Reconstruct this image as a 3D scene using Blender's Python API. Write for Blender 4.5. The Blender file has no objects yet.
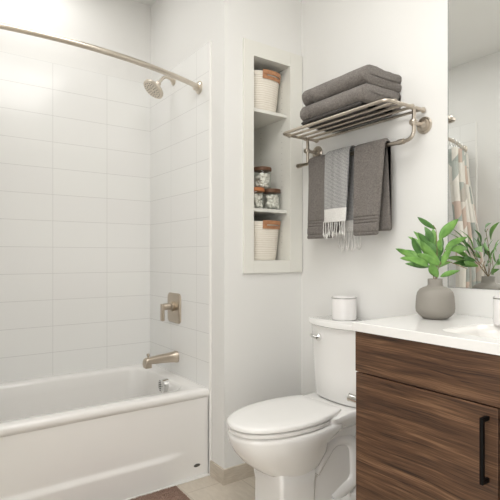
import bpy, bmesh, math, random
from mathutils import Vector, Matrix, noise
random.seed(7)
PI = math.pi
COL = bpy.context.scene.collection
TR = 1e-4

# ------------------------------------------------------------------ materials
def srgb(r, g, b):
    f = lambda c: (c/12.92 if c <= .04045 else ((c+.055)/1.055)**2.4)
    return (f(r/255), f(g/255), f(b/255), 1)

class Mat:
    def __init__(s, name, col=(.8, .8, .8, 1), rough=.5, metal=0, spec=.5, **kw):
        s.m = bpy.data.materials.new(name); s.m.use_nodes = True
        s.t = s.m.node_tree; s.n = s.t.nodes; s.l = s.t.links
        s.b = s.n['Principled BSDF']
        s.b.inputs['Base Color'].default_value = col
        s.b.inputs['Roughness'].default_value = rough
        s.b.inputs['Metallic'].default_value = metal
        s.b.inputs['Specular IOR Level'].default_value = spec
        for k, v in kw.items():
            s.b.inputs[k.replace('_', ' ')].default_value = v
    def node(s, typ, **kw):
        n = s.n.new(typ)
        for k, v in kw.items():
            if k.startswith('i_'): n.inputs[k[2:].replace('_', ' ')].default_value = v
            else: setattr(n, k, v)
        return n
    def link(s, a, ao, b, bi): s.l.new(a.outputs[ao], b.inputs[bi])
    def coord(s, out='Object', scale=(1, 1, 1), loc=(0, 0, 0), rot=(0, 0, 0)):
        c = s.node('ShaderNodeTexCoord'); m = s.node('ShaderNodeMapping')
        m.inputs['Scale'].default_value = scale; m.inputs['Location'].default_value = loc
        m.inputs['Rotation'].default_value = rot
        s.link(c, out, m, 'Vector'); return m
    def noise(s, vec, scale, detail=4, rough=.5, dist=0):
        n = s.node('ShaderNodeTexNoise'); n.inputs['Scale'].default_value = scale
        n.inputs['Detail'].default_value = detail; n.inputs['Roughness'].default_value = rough
        n.inputs['Distortion'].default_value = dist
        s.link(vec, 'Vector', n, 'Vector'); return n
    def ramp(s, src, out, stops, interp='LINEAR'):
        r = s.node('ShaderNodeValToRGB'); cr = r.color_ramp; cr.interpolation = interp
        while len(cr.elements) < len(stops): cr.elements.new(.5)
        for e, (p, c) in zip(cr.elements, stops): e.position = p; e.color = c
        s.link(src, out, r, 'Fac'); return r
    def bump(s, src, out, strength=.3, dist=.002, prev=None):
        b = s.node('ShaderNodeBump'); b.inputs['Strength'].default_value = strength
        b.inputs['Distance'].default_value = dist
        s.link(src, out, b, 'Height')
        if prev: s.link(prev, 'Normal', b, 'Normal')
        s.link(b, 'Normal', s.b, 'Normal'); return b
    def color(s, src, out='Color'): s.link(src, out, s.b, 'Base Color')

def paint(name, c, rough=.6, bump=.05):
    M = Mat(name, c, rough); v = M.coord()
    n = M.noise(v, 220, 3); M.bump(n, 'Fac', bump, .001)
    n2 = M.noise(v, 1.3, 2)
    k = tuple(x*.985 for x in c[:3])+(1,)
    r = M.ramp(n2, 'Fac', [(.35, k), (.65, c)]); M.color(r)
    return M.m

m_wall = paint('wall_paint', (.806, .80, .778, 1))
m_ceil = paint('ceiling_paint', (.82, .82, .80, 1), .8)
m_cab = paint('niche_white_paint', (.80, .79, .735, 1), .4, .02)

def tile_mat():
    M = Mat('white_shower_tile', (.84, .84, .825, 1), .16)
    c = M.node('ShaderNodeTexCoord')
    b = M.node('ShaderNodeTexBrick'); b.offset = 0; b.squash = 1
    b.inputs['Scale'].default_value = 1
    b.inputs['Brick Width'].default_value = .326; b.inputs['Row Height'].default_value = .157
    b.inputs['Mortar Size'].default_value = .0016; b.inputs['Mortar Smooth'].default_value = .3
    b.inputs['Color1'].default_value = (.85, .85, .83, 1); b.inputs['Color2'].default_value = (.84, .835, .82, 1)
    b.inputs['Mortar'].default_value = (.67, .665, .65, 1)
    M.link(c, 'UV', b, 'Vector'); M.color(b)
    n = M.noise(M.coord(), 5, 2)
    bp = M.bump(n, 'Fac', .06, .01)
    b2 = M.node('ShaderNodeBump'); b2.invert = True
    b2.inputs['Strength'].default_value = .2; b2.inputs['Distance'].default_value = .001
    M.link(b, 'Fac', b2, 'Height'); M.link(bp, 'Normal', b2, 'Normal'); M.link(b2, 'Normal', M.b, 'Normal')
    return M.m
m_tile = tile_mat()

def floor_mat():
    M = Mat('beige_floor_tile', (.6, .55, .48, 1), .35)
    v = M.coord(loc=(.33, .12, 0))
    b = M.node('ShaderNodeTexBrick'); b.offset = .5
    b.inputs['Scale'].default_value = 1
    b.inputs['Brick Width'].default_value = .61; b.inputs['Row Height'].default_value = .305
    b.inputs['Mortar Size'].default_value = .0022; b.inputs['Mortar Smooth'].default_value = .2
    b.inputs['Color1'].default_value = srgb(214, 205, 190); b.inputs['Color2'].default_value = srgb(210, 200, 186)
    b.inputs['Mortar'].default_value = srgb(186, 176, 160)
    M.link(v, 'Vector', b, 'Vector')
    n = M.noise(M.coord(scale=(4, 12, 4)), 3, 5, .6, .5)
    r = M.ramp(n, 'Fac', [(.3, (.86, .85, .84, 1)), (.7, (1, 1, 1, 1))])
    mx = M.node('ShaderNodeMix'); mx.data_type = 'RGBA'; mx.blend_type = 'MULTIPLY'
    mx.inputs[0].default_value = 1
    M.l.new(b.outputs['Color'], mx.inputs[6]); M.l.new(r.outputs['Color'], mx.inputs[7])
    M.l.new(mx.outputs[2], M.b.inputs['Base Color'])
    return M.m
m_floor = floor_mat()

def baseboard_mat():
    M = Mat('beige_tile_baseboard', srgb(190, 178, 160), .4)
    n = M.noise(M.coord(scale=(5, 5, 30)), 3, 5, .6, .4)
    r = M.ramp(n, 'Fac', [(.3, srgb(188, 177, 161)), (.7, srgb(208, 198, 184))]); M.color(r)
    return M.m
m_base = baseboard_mat()

m_porc = Mat('white_porcelain', (.84, .83, .81, 1), .1, Coat_Weight=.4, Coat_Roughness=.05).m
m_acryl = Mat('white_tub_enamel', (.85, .835, .81, 1), .14, Coat_Weight=.3, Coat_Roughness=.06).m
m_seat = Mat('white_seat_plastic', (.85, .84, .82, 1), .22).m

def brushed(name, c, rough):
    M = Mat(name, c, rough, 1)
    n = M.noise(M.coord(scale=(30, 30, 400)), 3, 3)
    r = M.node('ShaderNodeMapRange'); r.inputs['To Min'].default_value = rough-.06; r.inputs['To Max'].default_value = rough+.1
    M.link(n, 'Fac', r, 'Value'); M.link(r, 'Result', M.b, 'Roughness')
    return M.m
m_nickel = brushed('brushed_nickel', (.50, .435, .36, 1), .3)
m_nickel_s = brushed('satin_nickel_rod', (.66, .60, .52, 1), .28)
m_rack = brushed('rack_nickel', (.56, .50, .43, 1), .27)
m_chrome = Mat('chrome', (.75, .75, .74, 1), .12, 1).m
m_dark = Mat('dark_slot', (.03, .03, .03, 1), .6).m
m_black = Mat('black_metal_handle', (.004, .004, .004, 1), .4, 0, .12).m
m_quartz = (lambda M: (M.color(M.ramp(M.noise(M.coord(), 60, 4), 'Fac', [(.4, (.80, .79, .77, 1)), (.6, (.81, .80, .78, 1))])), M.m)[1])(Mat('white_quartz', (.8, .79, .77, 1), .12))
m_basin = Mat('white_basin_ceramic', (.83, .81, .78, 1), .1).m
m_mirror = Mat('mirror_silver', (.93, .94, .93, 1), 0.0, 1).m
m_medge = Mat('mirror_edge', (.35, .36, .35, 1), .2, .6).m

def wood_mat(name, off):
    M = Mat(name, (.14, .07, .035, 1), .42)
    v0 = M.coord(loc=off)
    warp = M.noise(v0, 2.2, 2, .5)
    sep = M.node('ShaderNodeVectorMath'); sep.operation = 'MULTIPLY_ADD'
    sep.inputs[1].default_value = (.0, .0, .05)
    M.l.new(warp.outputs['Color'], sep.inputs[0]); M.l.new(v0.outputs['Vector'], sep.inputs[2])
    mp = M.node('ShaderNodeMapping'); mp.inputs['Scale'].default_value = (1.5, 1.5, 30)
    mp.inputs['Rotation'].default_value = (0, math.radians(-3), 0)
    M.l.new(sep.outputs[0], mp.inputs['Vector'])
    n1 = M.noise(mp, 1.6, 5, .55, .9)
    mp2 = M.node('ShaderNodeMapping'); mp2.inputs['Scale'].default_value = (4, 4, 170)
    M.l.new(sep.outputs[0], mp2.inputs['Vector'])
    n2 = M.noise(mp2, 1.7, 3, .6, .2)
    w = M.node('ShaderNodeTexWave'); w.bands_direction = 'Z'; w.wave_profile = 'SAW'
    w.inputs['Scale'].default_value = 1.5; w.inputs['Distortion'].default_value = 9
    w.inputs['Detail'].default_value = 2; w.inputs['Detail Scale'].default_value = .9
    mp3 = M.node('ShaderNodeMapping'); mp3.inputs['Scale'].default_value = (.55, .55, 3.4)
    M.l.new(sep.outputs[0], mp3.inputs['Vector']); M.link(mp3, 'Vector', w, 'Vector')
    a = M.node('ShaderNodeMath'); a.operation = 'MULTIPLY_ADD'; a.inputs[1].default_value = .50
    M.link(n1, 'Fac', a, 0)
    b = M.node('ShaderNodeMath'); b.operation = 'MULTIPLY'; b.inputs[1].default_value = .06
    M.link(w, 'Fac', b, 0); M.l.new(b.outputs[0], a.inputs[2])
    c = M.node('ShaderNodeMath'); c.operation = 'MULTIPLY_ADD'; c.inputs[1].default_value = .50
    M.link(n2, 'Fac', c, 0); M.l.new(a.outputs[0], c.inputs[2])
    r = M.ramp(c, 0, [(.38, srgb(40, 25, 16)), (.47, srgb(72, 48, 32)), (.56, srgb(90, 63, 43)), (.70, srgb(126, 95, 70))])
    M.color(r)
    M.bump(n2, 'Fac', .12, .0006)
    return M.m
m_wood1 = wood_mat('walnut_veneer_upper', (3.1, 0, .7))
m_wood2 = wood_mat('walnut_veneer_lower', (.4, .5, .13))
m_wood3 = wood_mat('walnut_veneer_side', (7, 2, 4))
m_leather = (lambda M: (M.color(M.ramp(M.noise(M.coord(), 60, 4), 'Fac', [(.3, srgb(164, 112, 76)), (.7, srgb(190, 140, 102))])), M.m)[1])(Mat('tan_leather', srgb(190, 120, 70), .5))

def basket_mat():
    M = Mat('cream_ribbed_basket', srgb(226, 218, 204), .75)
    w = M.node('ShaderNodeTexWave'); w.bands_direction = 'Z'; w.inputs['Scale'].default_value = 26
    M.link(M.coord(), 'Vector', w, 'Vector')
    M.color(M.ramp(w, 'Fac', [(0, srgb(226, 218, 204)), (.6, srgb(240, 234, 223))]))
    return M.m
m_basket = basket_mat()

def terry(name, c, c2):
    M = Mat(name, c, .95, 0, .1, Sheen_Weight=.12, Sheen_Roughness=.5)
    v = M.coord()
    n = M.noise(v, 170, 4, .7); n2 = M.noise(v, 40, 3)
    M.color(M.ramp(n, 'Fac', [(.3, c2), (.65, c)]))
    b = M.bump(n2, 'Fac', .5, .008)
    b2 = M.node('ShaderNodeBump'); b2.inputs['Strength'].default_value = .8; b2.inputs['Distance'].default_value = .006
    M.link(n, 'Fac', b2, 'Height'); M.link(b, 'Normal', b2, 'Normal'); M.link(b2, 'Normal', M.b, 'Normal')
    return M.m
m_towel = terry('taupe_grey_terry', srgb(136, 130, 125), srgb(100, 95, 91))
m_mat = terry('brown_shag', srgb(186, 158, 142), srgb(146, 120, 107))

def weave_mat():
    M = Mat('light_grey_weave', srgb(170, 168, 165), .9, 0, .1, Sheen_Weight=.2)
    c = M.node('ShaderNodeTexCoord')
    mp = M.node('ShaderNodeMapping'); mp.inputs['Rotation'].default_value = (0, 0, PI/4); mp.inputs['Scale'].default_value = (210, 210, 210)
    M.link(c, 'UV', mp, 'Vector')
    ch = M.node('ShaderNodeTexChecker'); ch.inputs['Scale'].default_value = 1
    ch.inputs['Color1'].default_value = srgb(198, 197, 194); ch.inputs['Color2'].default_value = srgb(106, 106, 108)
    M.link(mp, 'Vector', ch, 'Vector')
    sx = M.node('ShaderNodeSeparateXYZ'); M.link(c, 'UV', sx, 'Vector')
    r = M.ramp(sx, 'X', [(0, (.92, .92, .92, 1)), (.045, (.92, .92, .92, 1)), (.06, (.62, .62, .63, 1)), (.075, (1, 1, 1, 1)), (.105, (.7, .7, .71, 1)), (.13, (1, 1, 1, 1)), (.16, (.75, .75, .76, 1))])
    mx = M.node('ShaderNodeMix'); mx.data_type = 'RGBA'; mx.blend_type = 'MULTIPLY'; mx.inputs[0].default_value = .45
    M.l.new(ch.outputs['Color'], mx.inputs[6]); M.l.new(r.outputs['Color'], mx.inputs[7])
    M.l.new(mx.outputs[2], M.b.inputs['Base Color'])
    return M.m
m_weave = weave_mat()
m_cotton = terry('white_cotton', srgb(236, 234, 230), srgb(214, 212, 208))
m_throw = terry('dark_grey_throw', srgb(92, 88, 85), srgb(54, 52, 50))

def curtain_mat():
    M = Mat('triangle_print_curtain', (.7, .7, .7, 1), .85)
    c = M.node('ShaderNodeTexCoord')
    mp = M.node('ShaderNodeMapping'); mp.inputs['Scale'].default_value = (6.2, 6.2, 1)
    M.link(c, 'UV', mp, 'Vector')
    fl = M.node('ShaderNodeVectorMath'); fl.operation = 'FLOOR'; M.link(mp, 'Vector', fl, 0)
    fr = M.node('ShaderNodeVectorMath'); fr.operation = 'FRACTION'; M.link(mp, 'Vector', fr, 0)
    sx = M.node('ShaderNodeSeparateXYZ'); M.l.new(fr.outputs[0], sx.inputs[0])
    gt = M.node('ShaderNodeMath'); gt.operation = 'GREATER_THAN'
    M.link(sx, 'X', gt, 0); M.link(sx, 'Y', gt, 1)
    cb = M.node('ShaderNodeCombineXYZ'); M.l.new(gt.outputs[0], cb.inputs[2])
    ad = M.node('ShaderNodeVectorMath'); ad.operation = 'ADD'
    M.l.new(fl.outputs[0], ad.inputs[0]); M.l.new(cb.outputs[0], ad.inputs[1])
    wn = M.node('ShaderNodeTexWhiteNoise'); wn.noise_dimensions = '3D'; M.l.new(ad.outputs[0], wn.inputs['Vector'])
    r = M.ramp(wn, 'Value', [(0, srgb(226, 222, 214)), (.30, srgb(164, 170, 164)), (.48, srgb(200, 180, 167)), (.62, srgb(222, 218, 209)), (.78, srgb(188, 182, 173)), (.9, srgb(178, 183, 177))], 'CONSTANT')
    M.color(r)
    return M.m
m_curtain = curtain_mat()

def leaf_mat(name, a, b):
    M = Mat(name, a, .45)
    n = M.noise(M.coord(), 30, 2)
    M.color(M.ramp(n, 'Fac', [(.3, b), (.7, a)]))
    M.b.inputs['Subsurface Weight'].default_value = .0
    return M.m
m_leaf = leaf_mat('leaf_green', srgb(126, 172, 84), srgb(90, 138, 60))
m_leaf2 = leaf_mat('dark_leaf_green', srgb(94, 140, 68), srgb(66, 108, 50))
m_stem = Mat('brown_green_stem', srgb(128, 108, 70), .6).m
m_vase = (lambda M: (M.bump(M.noise(M.coord(), 120, 3), 'Fac', .15, .001), M.m)[1])(Mat('matte_grey_ceramic', srgb(143, 138, 130), .6))
m_cup = Mat('white_ceramic_cup', (.83, .81, .80, 1), .2).m
m_rim = Mat('grey_metal_rim', (.36, .35, .33, 1), .35, .8).m
m_wax = Mat('white_wax', (.84, .82, .79, 1), .5).m
def glass_mat():
    M = Mat('jar_glass', (1, 1, 1, 1), .02)
    tr = M.node('ShaderNodeBsdfTransparent'); tr.inputs['Color'].default_value = (.97, .98, .97, 1)
    gl = M.node('ShaderNodeBsdfGlossy'); gl.inputs['Roughness'].default_value = .03
    fr = M.node('ShaderNodeLayerWeight'); fr.inputs['Blend'].default_value = .12
    mx = M.node('ShaderNodeMixShader')
    M.link(fr, 'Facing', mx, 0); M.l.new(tr.outputs[0], mx.inputs[1]); M.l.new(gl.outputs[0], mx.inputs[2])
    out = [n for n in M.n if n.type == 'OUTPUT_MATERIAL'][0]; M.l.new(mx.outputs[0], out.inputs['Surface'])
    return M.m
m_glass = glass_mat()
m_lid = Mat('brown_wood_lid', srgb(104, 74, 54), .55).m
m_lid2 = Mat('orange_brown_lid', srgb(190, 122, 76), .5).m
m_pebble = Mat('white_cotton_ball', srgb(244, 240, 233), .9).m
m_badge = Mat('grey_badge', (.16, .16, .15, 1), .3, .7).m
m_caulk = Mat('white_caulk', (.85, .84, .81, 1), .4).m
m_pin = Mat('shelf_pin_hole', (.30, .29, .27, 1), .8).m
m_soil = Mat('dark_inside', (.05, .045, .04, 1), .9).m

# ------------------------------------------------------------------ geometry helpers
def box(bm, x0, x1, y0, y1, z0, z1, bev=0, seg=2):
    vs = [bm.verts.new((x, y, z)) for x in (x0, x1) for y in (y0, y1) for z in (z0, z1)]
    F = [(0, 1, 3, 2), (4, 6, 7, 5), (0, 4, 5, 1), (2, 3, 7, 6), (0, 2, 6, 4), (1, 5, 7, 3)]
    fs = [bm.faces.new([vs[i] for i in f]) for f in F]
    if bev > 0:
        es = list({e for f in fs for e in f.edges})
        bmesh.ops.bevel(bm, geom=es, offset=bev, segments=seg, affect='EDGES', profile=.5)
    return bm

def loft(bm, rings, cap0=True, cap1=True, closed=True):
    R = [[bm.verts.new(p) for p in r] for r in rings]
    n = len(R[0])
    for a, b in zip(R, R[1:]):
        for i in range(n if closed else n-1):
            j = (i+1) % n
            try: bm.faces.new((a[i], a[j], b[j], b[i]))
            except ValueError: pass
    if cap0: bm.faces.new(list(reversed(R[0])))
    if cap1: bm.faces.new(R[-1])
    return R

def tube(bm, pts, r, n=14, cap=True):
    pts = [Vector(p) for p in pts]; rs = r if isinstance(r, (list, tuple)) else [r]*len(pts)
    rings = []; up = None
    for i, p in enumerate(pts):
        if i == 0: t = pts[1]-p
        elif i == len(pts)-1: t = p-pts[-2]
        else: t = (pts[i+1]-p).normalized()+(p-pts[i-1]).normalized()
        t.normalize()
        if up is None:
            up = Vector((0, 0, 1)) if abs(t.z) < .9 else Vector((1, 0, 0))
        up = (up-t*up.dot(t)).normalized(); s = t.cross(up)
        rings.append([p+(up*math.cos(a)+s*math.sin(a))*rs[i] for a in [2*PI*k/n for k in range(n)]])
    loft(bm, rings, cap, cap)

def bend(pts, r, seg=6):
    """polyline with rounded corners of radius r"""
    P = [Vector(p) for p in pts]; out = [P[0]]
    for a, b, c in zip(P, P[1:], P[2:]):
        u = (a-b).normalized(); v = (c-b).normalized()
        p0 = b+u*r; p1 = b+v*r
        for k in range(seg+1):
            t = k/seg
            out.append(p0*(1-t)**2+b*2*t*(1-t)+p1*t*t)
    out.append(P[-1]); return out

def lathe(bm, prof, c=(0, 0, 0), axis='Z', n=32, cap=True):
    """prof: list of (radius, height along axis)"""
    c = Vector(c); rings = []
    for r, h in prof:
        ring = []
        for k in range(n):
            a = 2*PI*k/n; u, v = max(r, 1e-5)*math.cos(a), max(r, 1e-5)*math.sin(a)
            if axis == 'Z': d = Vector((u, v, h))
            elif axis == 'Y': d = Vector((u, h, -v))
            else: d = Vector((h, u, v))
            ring.append(c+d)
        rings.append(ring)
    loft(bm, rings, cap, cap)

def worigin(o):
    v = Vector((0, 0, 0))
    while o: v += o.location; o = o.parent
    return v

def obj(name, bm, mat, parent=None, origin=None, smooth=True, angle=35):
    bmesh.ops.recalc_face_normals(bm, faces=bm.faces)
    me = bpy.data.meshes.new(name)
    org = worigin(parent) if parent else Vector(origin or (0, 0, 0))
    bm.transform(Matrix.Translation(-org))
    bm.to_mesh(me); bm.free()
    for m in (mat if isinstance(mat, (list, tuple)) else [mat]): me.materials.append(m)
    if smooth:
        me.polygons.foreach_set('use_smooth', [True]*len(me.polygons))
        me.set_sharp_from_angle(angle=math.radians(angle))
    o = bpy.data.objects.new(name, me); COL.objects.link(o)
    if parent: o.parent = parent
    else: o.location = org
    return o

def tag(o, label, cat, group=None, kind=None):
    o['label'] = label; o['category'] = cat
    if group: o['group'] = group
    if kind: o['kind'] = kind
    return o

def thing(name, loc, label, cat, group=None):
    o = bpy.data.objects.new(name, None); o.empty_display_size = .05
    COL.objects.link(o); o.location = loc
    return tag(o, label, cat, group)

def struct(name, bm, mat, smooth=False):
    o = obj(name, bm, mat, smooth=smooth); o['kind'] = 'structure'; return o

def kids(o): return [c for c in bpy.data.objects if c.parent == o]
def copy_tree(o, parent=None):
    c = o.copy(); COL.objects.link(c); c.parent = parent
    for k in kids(o): copy_tree(k, c)
    return c

B = bmesh.new
# ------------------------------------------------------------------ room dimensions
YB = -.5245          # shower plumbing wall
XA = -.931           # tiled wall along the tub
YE = -2.12           # far end wall
ZC = 2.86
XR = 2.75
TH = .12
# floor and ceiling
struct('floor', box(B(), XA-TH, XR+TH, YE-TH-1.2, TH, -.1, 0), m_floor)
struct('ceiling', box(B(), XA-TH, XR+TH, YE-TH, TH, ZC, ZC+.1), m_ceil)
struct('wall_back', box(B(), -.45, XR+TH, 0, TH, 0, ZC), m_wall)
# niche wall with opening (y -.338..-.094, z 1.149..2.246)
NY0, NY1, NZ0, NZ1 = -.347, -.094, 1.149, 2.243
bm = B()
box(bm, -.45, 0, YB, 0, 0, NZ0-.02); box(bm, -.45, 0, YB, 0, NZ1+.02, ZC)
box(bm, -.45, 0, YB, NY0-.02, NZ0-.02, NZ1+.02); box(bm, -.45, 0, NY1+.02, 0, NZ0-.02, NZ1+.02)
box(bm, -.45, -.39, NY0-.02, NY1+.02, NZ0-.02, NZ1+.02)
box(bm, XA, -.45, YB, 0, 0, ZC)
struct('wall_niche', bm, m_wall)
struct('wall_shower', box(B(), XA-TH, XA, YE-TH, TH, 0, ZC), m_wall)
DX0, DX1, DZ = 1.25, 2.25, 2.15  # assumed doorway, out of view, added to let soft fill light in
bm = B(); box(bm, XA, DX0, YE-TH, YE, 0, ZC); box(bm, DX1, XR+TH, YE-TH, YE, 0, ZC); box(bm, DX0, DX1, YE-TH, YE, DZ, ZC)
struct('wall_entry', bm, m_wall)
struct('wall_right', box(B(), XR, XR+TH, YE, 0, 0, ZC), m_wall)
# tile skins
ZT0, ZT1 = .40, 2.325
def tile_panel(name, axis, a0, a1, face, back, u0):
    bm = B()
    if axis == 'Y': box(bm, min(face, back), max(face, back), a0, a1, ZT0, ZT1)
    else: box(bm, a0, a1, min(face, back), max(face, back), ZT0, ZT1)
    uv = bm.loops.layers.uv.new('UVMap')
    for f in bm.faces:
        for l in f.loops:
            co = l.vert.co; s = co.y if axis == 'Y' else co.x
            l[uv].uv = (s-u0+3.26, co.z-1.54+1.57)
    return struct(name, bm, m_tile)
tile_panel('wall_tile_side', 'Y', YE+.009, YB-.009, XA+.009, XA, -.827)
tile_panel('wall_tile_end', 'X', XA, -.140, YB-.009, YB, -.605)
tile_panel('wall_tile_foot', 'X', XA, -.140, YE+.009, YE, -.605)
# tile edge trims
bm = B(); box(bm, -.140, -.128, YB-.011, YB, .0, ZT1, .001); struct('trim_1', bm, m_caulk)
bm = B(); box(bm, -.140, -.128, YE, YE+.0095, .0, ZT1, .001); struct('trim_2', bm, m_caulk)
# beige tile skirting
bm = B()
bv = [bm.verts.new((x, y, z)) for z in (0, .077) for x, y in ((-.128, YB), (-.128, YB-.012), (.012, YB-.012), (.012, 0), (0, 0), (0, YB))]
for i in range(6): bm.faces.new((bv[i], bv[(i+1) % 6], bv[6+(i+1) % 6], bv[6+i]))
bm.faces.new(bv[:6]); bm.faces.new(bv[6:])
struct('baseboard_niche', bm, m_base)
bm = B(); box(bm, .012, .884, -.012, 0, 0, .077, .001); struct('baseboard_back', bm, m_base)
bm = B(); box(bm, -.126, DX0, YE, YE+.012, 0, .077, .001); box(bm, DX1, XR, YE, YE+.012, 0, .077, .001); struct('baseboard_entry', bm, m_base)

# ------------------------------------------------------------------ built-in niche shelves
nt = thing('recessed_shelf', (0, -.216, NZ0), 'tall white recessed shelf unit set in the wall between tub and toilet', 'shelf')
bm = B()
fy0, fy1, fz0, fz1 = -.411, -.004, 1.081, 2.322
box(bm, 0, .014, fy0, NY0, fz0, fz1, .0015); box(bm, 0, .014, NY1, fy1, fz0, fz1, .0015)
box(bm, 0, .0138, NY0, NY1, fz0, NZ0, .0005); box(bm, 0, .0138, NY0, NY1, NZ1, fz1, .0005)
obj('face_frame', bm, m_cab, nt, smooth=False)
bm = B()
t = .012
box(bm, -.36, 0, NY0-t, NY0, NZ0-t, NZ1+t); box(bm, -.36, 0, NY1, NY1+t, NZ0-t, NZ1+t)
box(bm, -.36, 0, NY0, NY1, NZ0-t, NZ0); box(bm, -.36, 0, NY0, NY1, NZ1, NZ1+t)
box(bm, -.372, -.36, NY0-t, NY1+t, NZ0-t, NZ1+t)
obj('cabinet_box', bm, m_cab, nt, smooth=False)
for z in (1.977, 1.434):
    obj('shelf', box(B(), -.355, -.016, NY0+.001, NY1-.001, z-.019, z, .002), m_cab, nt, smooth=False)
for x in (-.062, -.265):
    z = 1.22
    while z < 2.2:
        if all(abs(z-s) > .03 for s in (1.977, 1.434)):
            bm = B(); lathe(bm, [(.0019, 0), (.0019, .0006)], (x, NY1-.0007, z), 'Y', 8); obj('pin_hole', bm, m_pin, nt)
        z += .032

# ------------------------------------------------------------------ baskets in niche
def sq(a, p=2.5): return (abs(math.cos(a))**p+abs(math.sin(a))**p)**(-1/p)
def make_basket(loc, label):
    b = thing('storage_basket', loc, label, 'basket', 'cream ribbed baskets in the recessed shelf')
    x, y, z = loc; H = .212
    R0, R1 = .098, .1205
    prof = [(0, .001), (R0-.006, .0)]
    N = 22
    for i in range(N*4+1):
        f = i/(N*4); r = R0+(R1-R0)*f**.8
        prof.append((r+.0008*math.cos(2*PI*i/4)*(1 if f < .97 else 0), .003+(H-.003)*f))
    prof += [(R1-.002, H+.003), (R1-.006, H+.002), (R1-.008, H-.01), (R0-.008, .008), (0, .006)]
    bm = B(); lathe(bm, prof, loc, 'Z', 64, cap=False)
    for v in bm.verts:
        a = math.atan2(v.co.y-y, v.co.x-x); q = sq(a); v.co.x = x+(v.co.x-x)*q; v.co.y = y+(v.co.y-y)*q
    obj('basket_body', bm, m_basket, b)
    # tan leather loop handles, on the camera side and the far side
    for a0 in (math.radians(13), math.radians(193)):
        bm = B()
        def P(s, h, off):
            a = a0+s; r = (R1+off-(H-h)*.1)*sq(a)
            return Vector((x+r*math.cos(a), y+r*math.sin(a), z+h))
        S = .60; n = 16; hz = .040
        # frame of the strap: lower band, upper band, both ends
        def band(s0, s1, h0, h1, bow=0):
            rings = []
            for i in range(n+1):
                s = s0+(s1-s0)*i/n; q = bow*(1-(2*i/n-1)**2)
                rings.append([P(s, h0, .002+q), P(s, h0, .006+q), P(s, h1, .006+q), P(s, h1, .002+q)])
            loft(bm, rings)
        band(-S, S, H-hz+.002, H-hz+.019)
        band(-S, S, H-.014, H+.008, .006)
        band(-S, -S+.2, H-hz+.002, H+.008); band(S-.2, S, H-hz+.002, H+.008)
        obj('leather_handle', bm, m_leather, b)
    return b
make_basket((-.134, -.2195, 1.9772), 'cream ribbed basket with tan leather handle on the upper niche shelf')
make_basket((-.134, -.2195, NZ0+.0003), 'cream ribbed basket with tan leather handle at the bottom of the niche')

# ------------------------------------------------------------------ jars
def make_jar(loc, label, lidm, seed, R=.051, H=.098):
    j = thing('glass_jar', loc, label, 'jar', 'glass jars on the middle niche shelf')
    bm = B()
    lathe(bm, [(0, 0), (R-.004, 0), (R, .004), (R, H-.008), (R-.004, H), (R-.006, H), (R-.003, H-.008), (R-.003, .006), (0, .004)], loc, 'Z', 32, cap=False)
    obj('jar_glass', bm, m_glass, j)
    bm = B(); lathe(bm, [(0, H), (R+.001, H), (R+.002, H+.002), (R+.002, H+.017), (R-.001, H+.020), (0, H+.020)], loc, 'Z', 32, cap=False)
    obj('lid', bm, lidm, j)
    rnd = random.Random(seed); bm = B()
    for k in range(90):
        a = rnd.random()*2*PI; rr = (R-.0145)*math.sqrt(rnd.random()); zz = .014+rnd.random()*(H-.032)
        s = .010+rnd.random()*.003
        mtx = Matrix.Translation(Vector(loc)+Vector((rr*math.cos(a), rr*math.sin(a), zz))) @ Matrix.Diagonal((s, s*.8, s*.9, 1))
        bmesh.ops.create_icosphere(bm, subdivisions=2, radius=1, matrix=mtx)
    o = obj('cotton_balls', bm, m_pebble, j); o['kind'] = 'stuff'
    return j
make_jar((-.075, -.160, 1.4342), 'glass jar of white balls with dark wooden lid, lower right of the trio', m_lid, 1)
make_jar((-.085, -.268, 1.4342), 'glass jar with orange-brown lid, lower left under the stacked jar', m_lid2, 2)
make_jar((-.078, -.224, 1.5524), 'glass jar of white balls with dark lid stacked on the two others', m_lid, 3)

# ------------------------------------------------------------------ bathtub
RT = .459
tub = thing('bathtub', (-.54, -1.32, 0), 'white alcove bathtub with plain apron below the tiled wall', 'bathtub')
XF = -.139
def rrect(x0, x1, y0, y1, r, z, n=10):
    out = []
    for cx, cy, a0 in ((x1-r, y1-r, 0), (x0+r, y1-r, 90), (x0+r, y0+r, 180), (x1-r, y0+r, 270)):
        for k in range(n+1):
            a = math.radians(a0+90*k/n); out.append((cx+r*math.cos(a), cy+r*math.sin(a), z))
    return out
x0, x1, y0, y1 = XA+.0095, XF, YE+.0095, YB-.0095
rings = [rrect(x0, x1-.03, y0, y1, .002, .395), rrect(x0, x1-.008, y0, y1, .002, .418), rrect(x0, x1-.002, y0, y1, .002, .426),
         rrect(x0, x1, y0, y1, .002, .436), rrect(x0, x1-.001, y0, y1, .003, .447), rrect(x0, x1-.006, y0, y1, .003, .455),
         rrect(x0, x1-.015, y0, y1, .003, RT),
         rrect(-.865, -.222, -2.02, -.612, .10, RT-.002), rrect(-.857, -.230, -2.01, -.620, .10, RT-.007),
         rrect(-.852, -.236, -2.00, -.626, .10, RT-.02), rrect(-.845, -.244, -1.965, -.634, .10, .38),
         rrect(-.835, -.256, -1.90, -.646, .11, .25), rrect(-.818, -.275, -1.84, -.665, .12, .14),
         rrect(-.79, -.305, -1.72, -.70, .12, .095), rrect(-.74, -.355, -1.64, -.76, .11, .082)]
bm = B(); loft(bm, rings, False, True)
obj('basin', bm, m_acryl, tub, angle=60)
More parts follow.
